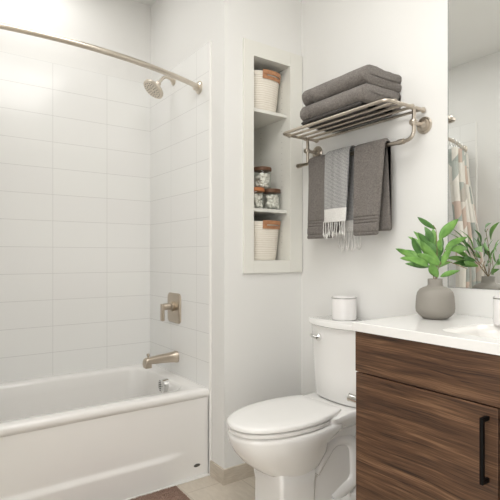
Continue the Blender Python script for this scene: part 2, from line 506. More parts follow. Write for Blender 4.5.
# apron with a stepped lower panel that dies out before the wall
bm = B()
def sm(a, b, t):
    t = max(0, min(1, (t-a)/(b-a))); return t*t*(3-2*t)
zs = [0, .03, .06, .09, .11, .12, .125, .13, .135, .14, .145, .15, .155, .16, .17, .19, .22, .26, .30, .34, .38, .405, .42]
ys = [y1-(y1-y0)*i/60 for i in range(61)]
def ax(y, z):
    m = sm(-.66, -.80, y)*sm(YE+.10, YE+.22, y)
    return -.151+.016*m*sm(.160, .130, z)
front = [[bm.verts.new((ax(y, z), y, z)) for y in ys] for z in zs]
back = [[bm.verts.new((-.20, y, z)) for y in ys] for z in zs]
for G in (front, back):
    for i in range(len(zs)-1):
        for j in range(len(ys)-1):
            bm.faces.new((G[i][j], G[i][j+1], G[i+1][j+1], G[i+1][j]))
for i in range(len(zs)-1):
    for j in (0, -1): bm.faces.new((front[i][j], back[i][j], back[i+1][j], front[i+1][j]))
for j in range(len(ys)-1):
    for i in (0, -1): bm.faces.new((front[i][j], front[i][j+1], back[i][j+1], back[i][j]))
obj('apron', bm, m_acryl, tub, angle=50)
bm = B(); bm2 = None
lathe(bm, [(0, 0), (.0105, 0), (.0115, .0015), (.009, .003), (0, .0034)], (0, 0, 0), 'X', 24, cap=False)
bm.transform(Matrix.Translation((-.151, -.602, .062)) @ Matrix.Diagonal((1, 1.7, .75, 1)))
o = obj('badge', bm, m_badge, tub); o['label'] = 'small dark oval badge'
box(bm := B(), -.1515, -.124, YE+.012, YB-.0115, 0, .006, .002)
obj('caulk_bead', bm, m_caulk, tub)
# overflow cover on the inner end wall
bm = B(); oc = Vector((-.476, -.624, .417))
lathe(bm, [(0, -.030), (.032, -.034), (.037, -.031), (.039, -.016), (.039, .006)], oc, 'Y', 32, cap=False)
oo = obj('overflow_cover', bm, m_chrome, tub)
bm = B()
for k in range(6):
    a = math.radians(90+28*k+10)
    z = oc.z+.027-k*.0108
    w = math.sqrt(max(.0001, .0385**2-(z-oc.z)**2))
    box(bm, oc.x-w-.0006, oc.x-.010, oc.y-.0345, oc.y-.012, z-.0022, z+.0022)
obj('overflow_slots', bm, m_dark, oo)
bm = B(); lathe(bm, [(0, .006), (.03, .006), (.034, .002), (.034, 0)], (-.545, -.86, .082), 'Z', 28, cap=False)
obj('drain', bm, m_chrome, tub)

# ------------------------------------------------------------------ shower fittings on the plumbing wall
YW = YB-.009
val = thing('shower_valve', (-.562, YW, .860), 'brushed nickel shower valve with lever handle on square plate', 'tap')
bm = B(); 
rg = lambda ins, y: [(p[0], y, p[1]) for p in [(q[0], q[1]) for q in rrect(-.553-.084+ins, -.553+.084-ins, .858-.090+ins, .858+.090-ins, .026, 0, 6)]]
loft(bm, [rg(0, YW+.0015), rg(0, YW-.006), rg(.004, YW-.010), rg(.012, YW-.011)])
obj('escutcheon', bm, m_nickel, val, angle=50)
bm = B(); lathe(bm, [(.030, .0), (.030, -.02), (.026, -.024), (.020, -.026), (.020, -.066), (.019, -.068), (0, -.068)], (-.553, YW-.008, .868), 'Y', 28)
obj('valve_stem', bm, m_nickel, val)
bm = B(); box(bm, -.566, -.540, YW-.090, YW-.072, .784, .886, .003)
obj('lever_handle', bm, m_nickel, val)
sp = thing('tub_spout', (-.525, YW, .565), 'brushed nickel tub spout with diverter knob above the tub rim', 'spout')
bm = B(); rings = []
for i, (dy, zc, hw, hh) in enumerate([(.0015, .566, .032, .033), (-.012, .566, .032, .033), (-.014, .566, .030, .031), (-.06, .566, .0275, .027), (-.12, .565, .026, .0235), (-.17, .563, .025, .020), (-.195, .560, .025, .0195), (-.205, .554, .024, .020), (-.209, .548, .022, .018)]):
    rings.append([(-.525+p[0], YW+dy, zc+p[1]) for p in [(q[0], q[1]) for q in rrect(-hw, hw, -hh, hh, min(hw, hh)*.75, 0, 5)]])
loft(bm, rings)
box(bm, -.547, -.503, YW-.208, YW-.168, .522, .552, .005)
obj('spout_body', bm, m_nickel, sp, angle=50)
bm = B(); lathe(bm, [(.0045, 0), (.0045, .014), (.008, .017), (.009, .027), (.007, .031), (0, .032)], (-.525, YW-.184, .574), 'Z', 20)
obj('diverter_knob', bm, m_nickel, sp)

sh = thing('overhead_shower', (-.583, YW, 2.235), 'round brushed nickel shower head on a curved arm', 'shower head')
bm = B(); lathe(bm, [(.028, 0), (.028, -.004), (.022, -.010), (.011, -.013), (.011, -.02)], (-.566, YW, 2.243), 'Y', 28)
obj('arm_flange', bm, m_nickel_s, sh)
bm = B(); tube(bm, bend([(-.566, YW, 2.243), (-.566, YW-.058, 2.262), (-.566, YW-.098, 2.212)], .03, 8), .0095, 16)
obj('shower_arm', bm, m_nickel_s, sh)
# the head: tilted disc with scalloped grip ring and nozzles
hd = Vector((-.566, YW-.105, 2.202)); ang = math.radians(38)
bm = B()
lathe(bm, [(.011, .016), (.016, .012), (.017, 0), (.014, -.008), (.020, -.016), (.036, -.026), (.060, -.034), (.0665, -.040), (.0665, -.052), (.062, -.056)], (0, 0, 0), 'Z', 40)
M4 = Matrix.Translation(hd) @ Matrix.Rotation(-ang, 4, 'X')
bm.transform(M4); h1 = obj('head', bm, m_nickel_s, sh)
bm = B()
for rr, nn in ((.018, 8), (.034, 14), (.050, 20)):
    for k in range(nn):
        a = 2*PI*k/nn; lathe(bm, [(.0022, -.056), (.0016, -.059)], (rr*math.cos(a), rr*math.sin(a), 0), 'Z', 6)
bm.transform(M4); o = obj('nozzles', bm, m_dark, h1)

# curved curtain rod
rod = thing('curtain_rod', (-.20, -1.28, 2.108), 'curved satin nickel shower curtain rod spanning above the tub', 'rod')
ZR = 2.108
bm = B(); pts = []
def rodx(y):
    u = (y-(YE+YB)/2)/((YB-YE)/2)
    return -.246+.170*(1-abs(u)**2.0)
NS = 40
for i in range(NS+1):
    y = YW-.012-(YW-.012-(YE+.021))*i/NS; pts.append((rodx(y), y, ZR))
tube(bm, pts, .0135, 18); obj('rod_tube', bm, m_nickel_s, rod)
for y, s in ((YW, -1), (YE+.009, 1)):
    bm = B(); lathe(bm, [(.036, 0), (.036, s*.004), (.031, s*.010), (.020, s*.014), (.019, s*.032), (.016, s*.034)], (-.246, y, ZR), 'Y', 30)
    obj('flange', bm, m_nickel_s, rod)

# shower curtain gathered at the entry end, with rings
cur = thing('shower_curtain', (-.12, -1.85, .15), 'shower curtain with grey and blush triangles, bunched at the entry end of the tub', 'curtain')
bm = B(); uv = bm.loops.layers.uv.new('UVMap')
NF = 5; NU = NF*14; CZ0, CZ1 = .14, 2.05
cy0, cy1 = -1.72, YE+.014
def cpt(i, z):
    s = i/NU; y = cy0+(cy1-cy0)*s; ph = 2*PI*NF*s
    k = sm(CZ1, 1.0, z)
    xb = rodx(y)*(1-k)+(-.066)*k
    amp = .046+.016*noise.noise(Vector((s*6, z*1.2, 0)))
    return Vector((xb+amp*math.sin(ph), y+.010*math.sin(2*ph), z))
zz = [CZ0+(CZ1-CZ0)*j/40 for j in range(41)]
G = [[bm.verts.new(cpt(i, z)) for i in range(NU+1)] for z in zz]
for j in range(40):
    for i in range(NU):
        f = bm.faces.new((G[j][i], G[j][i+1], G[j+1][i+1], G[j+1][i]))
        for l, (a, b) in zip(f.loops, ((i, j), (i+1, j), (i+1, j+1), (i, j+1))): l[uv].uv = (a/NU*1.15, zz[b])
o = obj('curtain_cloth', bm, m_curtain, cur, angle=80)
md = o.modifiers.new('thick', 'SOLIDIFY'); md.thickness = .0012
for k in range(NF):
    s = (k+.25)/NF; y = cy0+(cy1-cy0)*s; bm = B()
    c = Vector((rodx(y), y, ZR-.012)); pts = [c+Vector((.027*math.sin(a), 0, .030*math.cos(a))) for a in [2*PI*q/20 for q in range(21)]]
    tube(bm, pts, .002, 8); obj('ring', bm, m_chrome, cur)

# ------------------------------------------------------------------ toilet
TC = .422
SK = Matrix.Translation((TC+.001, -.50, 0)) @ Matrix.Rotation(math.radians(3.2), 4, 'Z') @ Matrix.Translation((-TC, .50, 0))
toi = thing('toilet', (TC, -.42, 0), 'white two-piece toilet with closed lid between niche wall and vanity', 'toilet')
def egg(z, yb, yf, hwb, hw, tm=.42, cx=TC, p=2.15, n=26, nb=8):
    L = yf-yb; right = []
    for q in (0, .45, .8, .93): right.append((hwb*q, yb))
    for k in range(nb):
        t = tm*max(k, .3)/nb; right.append((hwb+(hw-hwb)*math.sin(PI/2*(k/nb)), yb+L*t))
    for k in range(n+1):
        a = PI/2*k/n; c = math.cos(a); s = math.sin(a)
        right.append((hw*max(c, 0)**(2/p), yb+L*(tm+(1-tm)*s**(2/p))))
    pts = [(cx+w, y, z) for w, y in right]+[(cx-w, y, z) for w, y in reversed(right[1:-1])]
    return pts
bm = B()
lv = [(.228, -.36, -.585, .09, .108), (.242, -.352, -.608, .100, .116), (.264, -.34, -.640, .105, .126), (.30, -.32, -.684, .115, .142), (.345, -.31, -.722, .12, .160), (.378, -.28, -.740, .14, .171), (.405, -.25, -.747, .15, .177), (.420, -.25, -.748, .15, .177), (.429, -.25, -.742, .145, .172), (.432, -.26, -.732, .14, .164)]
loft(bm, [egg(z, yb, yf, a, b) for z, yb, yf, a, b in lv])
# front column
col = lambda z, g, gy=0: rrect(TC-.103-g, TC+.103+g, -.570-gy, -.375, .018, z, 6)
loft(bm, [col(.0, .006, .006), col(.03, .004, .004), col(.05, 0), col(.17, -.002), col(.228, .006, .006), col(.25, -.01)])
# rear core, plinth and deck under the tank
core = lambda z, w: rrect(TC-w, TC+w, -.42, -.085, .03, z, 6)
loft(bm, [core(0, .082), core(.1, .080), core(.3, .082), core(.36, .10), core(.42, .12)])
pl = lambda z, w, r: rrect(TC-w, TC+w, -.42, -.055, r, z, 6)
loft(bm, [pl(0, .112, .03), pl(.035, .110, .03), pl(.05, .098, .028), pl(.06, .06, .02)])
dk = lambda z, w, yb, yf=-.34: rrect(TC-w, TC+w, yf, yb, .035, z, 6)
loft(bm, [dk(.375, .11, -.07), dk(.40, .135, -.05), dk(.43, .158, -.035), dk(.455, .166, -.03), dk(.468, .162, -.034, -.25), dk(.470, .15, -.04, -.24)])
# trapway bulges on each side
for s in (-1, 1):
    X = TC+s*.064
    tube(bm, bend([(X, -.36, .20), (X, -.25, .33), (X, -.115, .30), (X+s*.004, -.10, .10), (X, -.25, .05)], .06, 8), [.03]+[.036]*(9*3)+[.03], 16)
body = obj('bowl', bm, m_porc, toi, angle=50)
bm = B()
loft(bm, [egg(.4345, -.262, -.745, .118, .168, .38), egg(.4375, -.258, -.752, .124, .174, .38), egg(.449, -.258, -.753, .124, .175, .38), egg(.4530, -.262, -.747, .120, .169, .38)])
bm.transform(SK); obj('seat', bm, m_seat, toi, angle=50)
bm = B()
loft(bm, [egg(.4570, -.244, -.749, .131, .170, .40), egg(.460, -.240, -.757, .136, .176, .40), egg(.472, -.240, -.758, .137, .177, .40), egg(.4775, -.241, -.753, .135, .173, .40), egg(.4805, -.252, -.738, .124, .160, .40), egg(.483, -.29, -.67, .07, .11, p=2)])
bm.transform(SK); obj('lid', bm, m_seat, toi, angle=50)
for s in (-1, 1):
    bm = B(); box(bm, TC+s*.085-.016, TC+s*.085+.016, -.262, -.232, .460, .4755, .004)
    obj('hinge', bm, m_seat, toi)
def tankring(z, hw, yf, bow, yb=-.028, r=.028, n=16, cx=.442):
    out = [(cx-hw, yb, z), (cx+hw, yb, z)]
    for k in range(5):
        a = math.radians(0+90*k/4) ; out.append((cx+hw-r+r*math.cos(a), yf+r-r*math.sin(a), z))
    for k in range(1, n):
        u = 1-2*k/n; x = (hw-r)*u; out.append((cx+x, yf-bow*(1-u*u), z))
    for k in range(5):
        a = math.radians(90+90*k/4); out.append((cx-hw+r+r*math.cos(a), yf+r-r*math.sin(a), z))
    return out
bm = B()
loft(bm, [tankring(.473, .140, -.170, .015), tankring(.480, .150, -.175, .017), tankring(.60, .158, -.180, .02), tankring(.830, .170, -.186, .024)])
tank = obj('tank', bm, m_porc, toi, angle=50)
bm = B()
loft(bm, [tankring(.8295, .170, -.190, .026, -.024), tankring(.834, .178, -.197, .027, -.018), tankring(.853, .180, -.198, .027, -.016), tankring(.860, .175, -.193, .026, -.02)])
obj('tank_lid', bm, m_porc, toi, angle=50)
bm = B()
lc = Vector((.362, -.209, .775))
lathe(bm, [(.017, .012), (.017, -.004), (.013, -.008), (.008, -.016), (0, -.016)], lc, 'Y', 20)
tube(bm, [lc+Vector((.004, -.014, 0)), lc+Vector((-.012, -.018, .003)), lc+Vector((-.026, -.020, .006)), lc+Vector((-.036, -.019, .008))], [.009, .0085, .0075, .007], 12)
obj('flush_lever', bm, m_chrome, toi)
for s in (-1, 1):
    bm = B(); lathe(bm, [(.014, .0), (.014, .008), (.010, .018), (0, .022)], (TC+s*.09, -.16, .042), 'Z', 18)
    obj('bolt_cap', bm, m_wax, toi)

# toilet paper holder on vanity side
tp = thing('paper_holder', (.884, -.46, .637), 'short shiny metal holder post on the side of the vanity', 'holder')
bm = B(); lathe(bm, [(.022, 0), (.022, -.006), (.015, -.010), (.0145, -.056), (.016, -.060), (0, -.061)], (.884, -.485, .640), 'X', 24)
obj('post', bm, m_chrome, tp)
bm = B(); tube(bm, [(.838, -.475, .640), (.838, -.33, .640)], .007, 14); obj('roll_arm', bm, m_rack, tp)

# white canister on the tank lid
def cup(name, loc, R, H, label, rim):
    c = thing(name, loc, label, 'cup')
    bm = B(); lathe(bm, [(0, 0), (R-.004, 0), (R-.001, .003), (R, .012), (R, H-.006), (R-.0015, H), (R-.004, H), (R-.005, H-.02), (0, H-.02)], loc, 'Z', 40, cap=False)
    obj('cup_body', bm, m_cup, c)
    bm = B(); lathe(bm, [(R+.0004, H-.008), (R+.0012, H-.0075), (R+.0012, H-.0045), (R+.0004, H-.004)], loc, 'Z', 40, cap=False)
    if rim: obj('rim_band', bm, m_rim, c)
    else: bm.free()
    bm = B(); lathe(bm, [(0, H-.018), (R-.0055, H-.018), (R-.0055, H-.0195), (0, H-.0195)], loc, 'Z', 30, cap=False)
    obj('wax', bm, m_wax, c)
    return c
cup('candle_cup', (.421, -.092, .8602), .0605, .112, 'white candle cup with thin grey rim on the toilet tank lid', True)

# ------------------------------------------------------------------ vanity
VX0, VX1, VY, VZ = .884, 2.30, -.52, .902
van = thing('vanity_cabinet', (1.59, -.26, 0), 'walnut vanity cabinet with black bar handle under white countertop', 'cabinet')
bm = B(); yb_ = VY+.020
box(bm, VX0+.001, VX0+.019, yb_, -.002, .10, VZ-.0003); box(bm, VX1-.018, VX1, yb_, -.002, .10, VZ-.0003)
box(bm, VX0+.019, VX1-.018, yb_, -.002, .10, .118); box(bm, VX0+.019, VX1-.018, -.014, -.002, .118, VZ-.0003)
box(bm, VX0+.019, VX1-.018, yb_, yb_+.018, VZ-.10, VZ-.0003); box(bm, VX0+.03, VX1, VY+.08, -.002, 0, .10)
obj('carcass', bm, m_wood3, van, smooth=False)
obj('drawer_front', box(B(), VX0-.0005, VX1, VY, VY+.019, .7565, VZ-.0005, .0012), m_wood1, van, smooth=False)
dx = [VX0+.002, 1.3985, 1.402, 1.90, 1.9035, VX1]
for i in range(3):
    d = obj('door', box(B(), dx[2*i], dx[2*i+1], VY, VY+.019, .115, .7525, .0012), m_wood2, van, smooth=False)
    if i == 2: continue
    hx = 1.370 if i == 0 else 1.431
    if i == 0: pass
    bm = B()
    box(bm, hx-.0052, hx+.0052, VY-.036, VY-.024, .543, .727, .0015)
    box(bm, hx-.0052, hx+.0052, VY-.026, VY-.0002, .715, .727, .0012); box(bm, hx-.0052, hx+.0052, VY-.026, VY-.0002, .543, .555, .0012)
    obj('bar_handle', bm, m_black, d, smooth=False)
# countertop with integrated rectangular basin
ct = thing('countertop', (1.59, -.26, VZ), 'glossy white vanity countertop with recessed rectangular sink basin', 'countertop')
cx0, cx1, cyf, CZ = VX0-.009, VX1+.005, VY-.010, .933
bm = B()
def outer(z, i=0): return rrect(cx0+i, cx1-i, cyf+i, -.0015, .003, z, 8)
bx = (1.165, 1.665, -.455, -.175)
inner = lambda z, i, r: rrect(bx[0]+i, bx[1]-i, bx[2]+i, bx[3]-i, r, z, 8)
loft(bm, [inner(VZ, 0, .05), outer(VZ), outer(CZ-.002), outer(CZ, .002), inner(CZ, 0, .05), inner(CZ-.003, .002, .05), inner(VZ, .004, .05)], False, False)
obj('slab', bm, m_quartz, ct, angle=20)
bm = B()
loft(bm, [inner(CZ-.0032, .0022, .05), inner(CZ-.03, .012, .05), inner(CZ-.09, .03, .06), inner(CZ-.115, .06, .06), inner(CZ-.12, .10, .05)], False, True)
o = obj('basin', bm, m_basin, ct, angle=50); md = o.modifiers.new('t', 'SOLIDIFY'); md.thickness = .006; md.offset = 1
cup('tumbler_cup', (1.243, -.150, .9332), .046, .098, 'white cup on the countertop at the right edge, beside the sink', True)

# mirror
mi = thing('wall_mirror', (1.6, 0, 1.042), 'large frameless wall mirror above the vanity countertop', 'mirror')
MX0, MX1, MZ0, MZ1 = .924, 2.28, 1.042, 2.62
obj('mirror_glass', box(B(), MX0+.0035, MX1-.0035, -.0034, -.0028, MZ0+.0015, MZ1-.0015), m_mirror, mi, smooth=False)
bm = B()
box(bm, MX0, MX1, -.0028, 0, MZ0, MZ1, .0004)
obj('mirror_backing', bm, m_medge, mi, smooth=False)

# ------------------------------------------------------------------ vase and plant
vx, vy = .993, -.197
vase = thing('vase', (vx, vy, .9332), 'squat matte grey ceramic vase with narrow neck on the countertop', 'vase')
prof = [(0, 0), (.043, 0), (.047, .003), (.060, .014), (.0695, .026), (.0715, .040), (.0705, .062), (.0685, .085), (.065, .100), (.056, .112), (.043, .119), (.031, .123), (.0275, .127), (.0268, .134), (.0268, .150), (.0255, .152), (.022, .151), (.0215, .125), (.0, .118)]
bm = B(); lathe(bm, prof, (vx, vy, .9332), 'Z', 48, cap=False); obj('vase_body', bm, m_vase, vase, angle=50)

pt_ = thing('leafy_sprigs', (vx, vy, 1.054), 'green leafy sprigs with pointed leaves standing in the grey vase', 'plant')
Yw = math.radians(54.767)
FW = Vector((-math.sin(Yw), math.cos(Yw), 0)); RTV = Vector((math.cos(Yw), math.sin(Yw), 0))
V0 = Vector((vx, vy, 1.0832)); K = 1.8125/473.19
def L(u, v, d): return V0+RTV*((u-435)*K)+Vector((0, 0, 1))*((280-v)*K)+FW*d   # local frame of the bouquet, metres
leaves = [  # base u,v,depth ; tip u,v,depth ; half-width(px) ; dark
 (437, 230, .01, 417, 218, -.02, 2.6, 1), (438, 240, -.01, 453.5, 220.5, -.03, 4.6, 0), (436, 244, .03, 430, 227, .05, 3.2, 1),
 (433, 248, .02, 421.5, 233, .03, 3.3, 1), (421, 258, -.01, 410, 238.5, -.03, 3.3, 1), (418, 259, .02, 399.5, 249, .03, 3.0, 0),
 (426, 267, -.03, 401, 257.5, -.06, 3.4, 0), (437, 264, -.03, 417, 242, -.05, 4.2, 0), (435, 266, -.045, 412, 254.5, -.07, 4.0, 0),
 (437, 263, .0, 433.5, 243, .02, 3.4, 1), (436, 278, -.02, 426.5, 265, -.04, 4.4, 0), (445, 251, .0, 468.5, 237, .02, 3.8, 0),
 (449, 250, .03, 474, 248, .07, 3.3, 0), (441, 255, .04, 448, 237, .06, 2.8, 1), (441, 266, -.01, 449, 248, -.02, 3.2, 0),
 (439, 277.5, -.01, 455, 270.5, -.03, 2.6, 0), (438, 252, -.03, 437, 239, -.04, 3.2, 0), (440, 262, .05, 460, 257, .10, 3.0, 1),
 (436, 262, .05, 426, 240, .10, 3.6, 1), (433, 268, .05, 416, 264, .11, 3.2, 1), (438, 250, .06, 444, 228, .11, 3.4, 0),
 (441, 268, .04, 462, 262, .10, 3.0, 0), (437, 270, .04, 446, 258, .12, 3.6, 0), (434, 256, .07, 428, 230, .15, 3.4, 0),
 (439, 258, .07, 452, 240, .15, 3.6, 1), (432, 262, .07, 414, 250, .13, 3.2, 0)]
stem_top = {}
rnd = random.Random(5)
leaves += [(436, 258, .05, 420, 236, .12, 3.0, 0), (437, 254, .08, 440, 226, .14, 3.2, 1), (440, 262, .08, 458, 246, .17, 3.4, 0), (434, 264, .08, 415, 258, .16, 3.4, 0),
 (438, 268, .06, 450, 264, .14, 3.4, 1), (433, 256, .0, 424, 241, .0, 3.0, 1), (440, 258, .02, 444, 243, .03, 3.0, 1), (430, 268, .0, 412, 263, -.02, 3.0, 1)]
for k, (u0, v0, d0, u1, v1, d1, hw, dk_) in enumerate(leaves):
    a, b = L(u0, v0, d0), L(u1, v1, d1); b = a+(b-a)*1.08
    ax_ = b-a; ln = ax_.length; t = ax_.normalized()
    side = t.cross(-FW).normalized()
    nrm = side.cross(t).normalized()
    tw = rnd.uniform(-.25, .25)
    sd = side*math.cos(tw)+nrm*math.sin(tw); nr = sd.cross(t).normalized()
    if nr.z < 0: nr = -nr
    bm = B(); N = 14; rows = []
    for i in range(N+1):
        f = i/N; w = hw*1.03*K*(math.sin(PI*f**.85)**.8 if 0 < f < 1 else .02)
        w = max(w, .0004); c = a+t*(ln*f)+nr*(.10*ln*math.sin(PI*f)) + Vector((0, 0, -.05*ln*f*f))
        rows.append([c-sd*w+nr*w*.28, c-sd*w*.5+nr*w*.08, c, c+sd*w*.5+nr*w*.08, c+sd*w+nr*w*.28])
    G = [[bm.verts.new(p) for p in r] for r in rows]
    for i in range(N):
        for j in range(4): bm.faces.new((G[i][j], G[i][j+1], G[i+1][j+1], G[i+1][j]))
    o = obj('leaf', bm, m_leaf2 if dk_ else m_leaf, pt_, angle=80)
    md = o.modifiers.new('t', 'SOLIDIFY'); md.thickness = .0007
base = Vector((vx, vy, 1.052))
for pts in ([L(436, 262, -.01), L(437, 246, 0), L(437, 230, .01), L(433, 226, 0)], [L(434, 270, -.02), L(428, 264, -.02), L(420, 258, -.02)],
            [L(438, 270, 0), L(442, 260, 0), L(446, 250, .01)], [L(436, 270, .03), L(437, 255, .05), L(436, 246, .07)],
            [L(435, 268, .03), L(432, 260, .06)], [L(438, 268, .02), L(440, 260, .05), L(441, 252, .07)], [L(439, 266, .02), L(450, 262, .02), L(472, 270, .04)]):
    bm = B(); st = [base+RTV*rnd.uniform(-.006, .006), Vector((vx, vy, 1.083))+RTV*rnd.uniform(-.008, .008)]+pts
    tube(bm, bend(st, .008, 3) if len(st) > 2 else st, .0013, 8); obj('stem', bm, m_stem, pt_)

# ------------------------------------------------------------------ towel rack
RZ, RY = 1.744, -.076
rk = thing('towel_rack', (.475, 0, RZ), 'brushed nickel wall rack with rail shelf and towel bar above the toilet', 'towel rack')
X0, X1, ZS = .138, .812, 1.810
for x in (X0, X1):
    bm = B(); lathe(bm, [(.037, 0), (.037, -.006), (.033, -.010), (.028, -.010), (.026, -.015), (.016, -.017), (.012, -.024), (.010, -.03)], (x, 0, RZ), 'Y', 36)
    obj('rosette', bm, m_rack, rk)
    bm = B(); tube(bm, [(x, -.02, RZ), (x, RY-.016, RZ)], .0085, 16)
    lathe(bm, [(.0125, 0), (.0125, -.006), (.009, -.009), (0, -.009)], (x, RY-.012, RZ), 'Y', 20)
    lathe(bm, [(.0125, -.012), (.0135, -.008), (.0135, .008), (.0125, .012)], (x, RY, RZ), 'Z', 20)
    obj('arm', bm, m_rack, rk)
ZBAR = 1.675
# right post curves into the towel bar; the left end of the bar runs past its post
bm = B(); tube(bm, bend([(X1, RY, ZS), (X1, RY, ZBAR), (X1-.06, RY, ZBAR)], .045, 8), .0085, 16); obj('post', bm, m_rack, rk)
bm = B(); tube(bm, [(X0, RY, ZS), (X0, RY, ZBAR)], .0085, 16); obj('post', bm, m_rack, rk)
bm = B(); tube(bm, [(X1-.05, RY, ZBAR), (X0-.075, RY, ZBAR)], .0095, 18)
tube(bm, [(X1-.052, RY, ZBAR), (X1-.080, RY, ZBAR)], .0125, 18); tube(bm, [(X0-.055, RY, ZBAR), (X0-.082, RY, ZBAR)], .012, 18)
obj('towel_bar', bm, m_rack, rk)
YF, YK = -.256, -.022
bm = B()
tube(bm, bend([(X0, -.006, ZS), (X0, YF, ZS), (X1, YF, ZS), (X1, -.012, ZS)], .035, 8), .0075, 16)
obj('shelf_rail', bm, m_rack, rk)
for y in (YF+.058, YF+.114, YF+.170, YK):
    bm = B(); tube(bm, [(X0, y, ZS), (X1, y, ZS)], .0062, 14); obj('shelf_rail', bm, m_rack, rk)
for x, y in ((X1, -.205), (X1, -.012), (X1, -.09), (X0, -.205), (X0, -.012), (X0, -.09)):
    bm = B(); lathe(bm, [(.0, -.013), (.009, -.010), (.0125, 0), (.009, .010), (0, .013)], (x, y, ZS), 'Y', 18); obj('joint', bm, m_rack, rk)

# ------------------------------------------------------------------ folded towels
def ribbon(path, h):
    """outline (list of 2D) around an open path with half thickness h and round ends"""
    P = [Vector(p) for p in path]; n = len(P); left = []; right = []
    for i in range(n):
        a = P[max(i-1, 0)]; b = P[min(i+1, n-1)]; t = (b-a).normalized(); m = Vector((-t.y, t.x))
        left.append(P[i]+m*h); right.append(P[i]-m*h)
    def capp(p, t, s):
        m = Vector((-t.y, t.x)); return [p+(m*math.cos(a)*s+t*math.sin(a))*h for a in [PI*k/6 for k in range(1, 6)]]
    t1 = (P[-1]-P[-2]).normalized(); t0 = (P[0]-P[1]).normalized()
    return left+capp(P[-1], t1, 1)+list(reversed(right))+capp(P[0], t0, 1)
def cpath(yb, yf, zlo, zhi, n=14):
    """C fold: upper layer back to front, round the front, lower layer to back (in y,z)"""
    r = (zhi-zlo)/2; zc = (zhi+zlo)/2; out = []
    for k in range(n+1): out.append((yb+(yf+r-yb)*k/n, zhi))
    for k in range(1, 10):
        a = PI/2+PI*k/10; out.append((yf+r+r*math.cos(a), zc+r*math.sin(a)))
    for k in range(n+1): out.append((yf+r+(yb-yf-r)*k/n, zlo))
    return out
def zpath(yb, yf, zlo, zhi, layers=4, n=12):
    out = []; dz = (zhi-zlo)/(layers-1)
    for q in range(layers):
        a, b = (yb, yf+.006*q) if q % 2 == 0 else (yf+.006*q, yb)
        for k in range(n+1):
            f = k/n; out.append((a+(b-a)*f, zhi-dz*q))
        if q < layers-1:
            s = -1 if q % 2 == 0 else 1
            for k in range(1, 6):
                t = PI*k/6; out.append((b+s*dz/2*math.sin(t), zhi-dz*q-dz/2+dz/2*math.cos(t)))
    return out
def fold(name, label, x0, x1, yf, yb, z0, z1, mat, group, band=True, seed=0, h=None, zig=False):
    h_auto = h is None
    hh = h or (z1-z0)/4*1.0
    bm = B(); rings = []
    N = 120
    for i in range(N+1):
        f = i/N; x = x0+(x1-x0)*(.75*f+.25*(.5-.5*math.cos(PI*f)))
        e = min(x-x0, x1-x)
        rl, rr = .030, .008
        k = 1
        if x-x0 < rl: k = math.sqrt(max(0, 1-(1-(x-x0)/rl)**2))
        k = max(k, .25)
        if x1-x < rr: k = min(k, .86+.14*math.sqrt(max(0, 1-(1-(x1-x)/rr)**2)))
        g = 0
        if band:
            d = x-(x0+.075)
            for q in (-.018, -.004, .010): g += -.008*math.exp(-((d-q)/.0036)**2)
        h = (hh*(1.07 if h is None or h_auto else 1))*k+g
        zc = (z0+z1)/2
        pth = zpath(yb, yf+hh, z0+hh, z1-hh) if zig else cpath(yb-.012*(1-k), yf+hh*1.0+.02*(1-k), z0+hh, z1-hh)
        if x-x0 < rl: pth = [(y, zc+(z-zc)*(.55+.45*k)) for y, z in pth]
        pts = []
        for p in ribbon(pth, h):
            nz = (noise.noise(Vector((x*9, p.x*9, p.y*14+seed*7)))*.008+noise.noise(Vector((x*32, p.x*32, p.y*32+seed)))*.0035)*(.25 if zig else 1)
            pts.append(Vector((x, p.x+nz, max(z0, p.y+nz*(.8 if p.y > z0+.004 else 0)))))
        rings.append(pts)
    loft(bm, rings)
    bmesh.ops.triangulate(bm, faces=[f for f in bm.faces if len(f.verts) > 4])
    return tag(obj(name, bm, mat, origin=((x0+x1)/2, (yf+yb)/2, z0), angle=70), label, 'towel', group)
ZT = ZS+.0077
fold('folded_throw', 'thin dark grey folded cloth lying on the rack rails under the towels', .275, .665, YF+.012, -.035, ZT, ZT+.026, m_throw, None, False, 3, .0026, True)
fold('folded_towel', 'folded taupe bath towel on the rack shelf, lower of the stacked two', .262, .690, YF-.002, -.018, ZT+.0265, ZT+.102, m_towel, 'folded towels on the rack', True, 1)
fold('folded_towel', 'folded taupe bath towel on top of the stack on the rack shelf', .268, .692, YF+.002, -.018, ZT+.103, ZT+.183, m_towel, 'folded towels on the rack', True, 2)

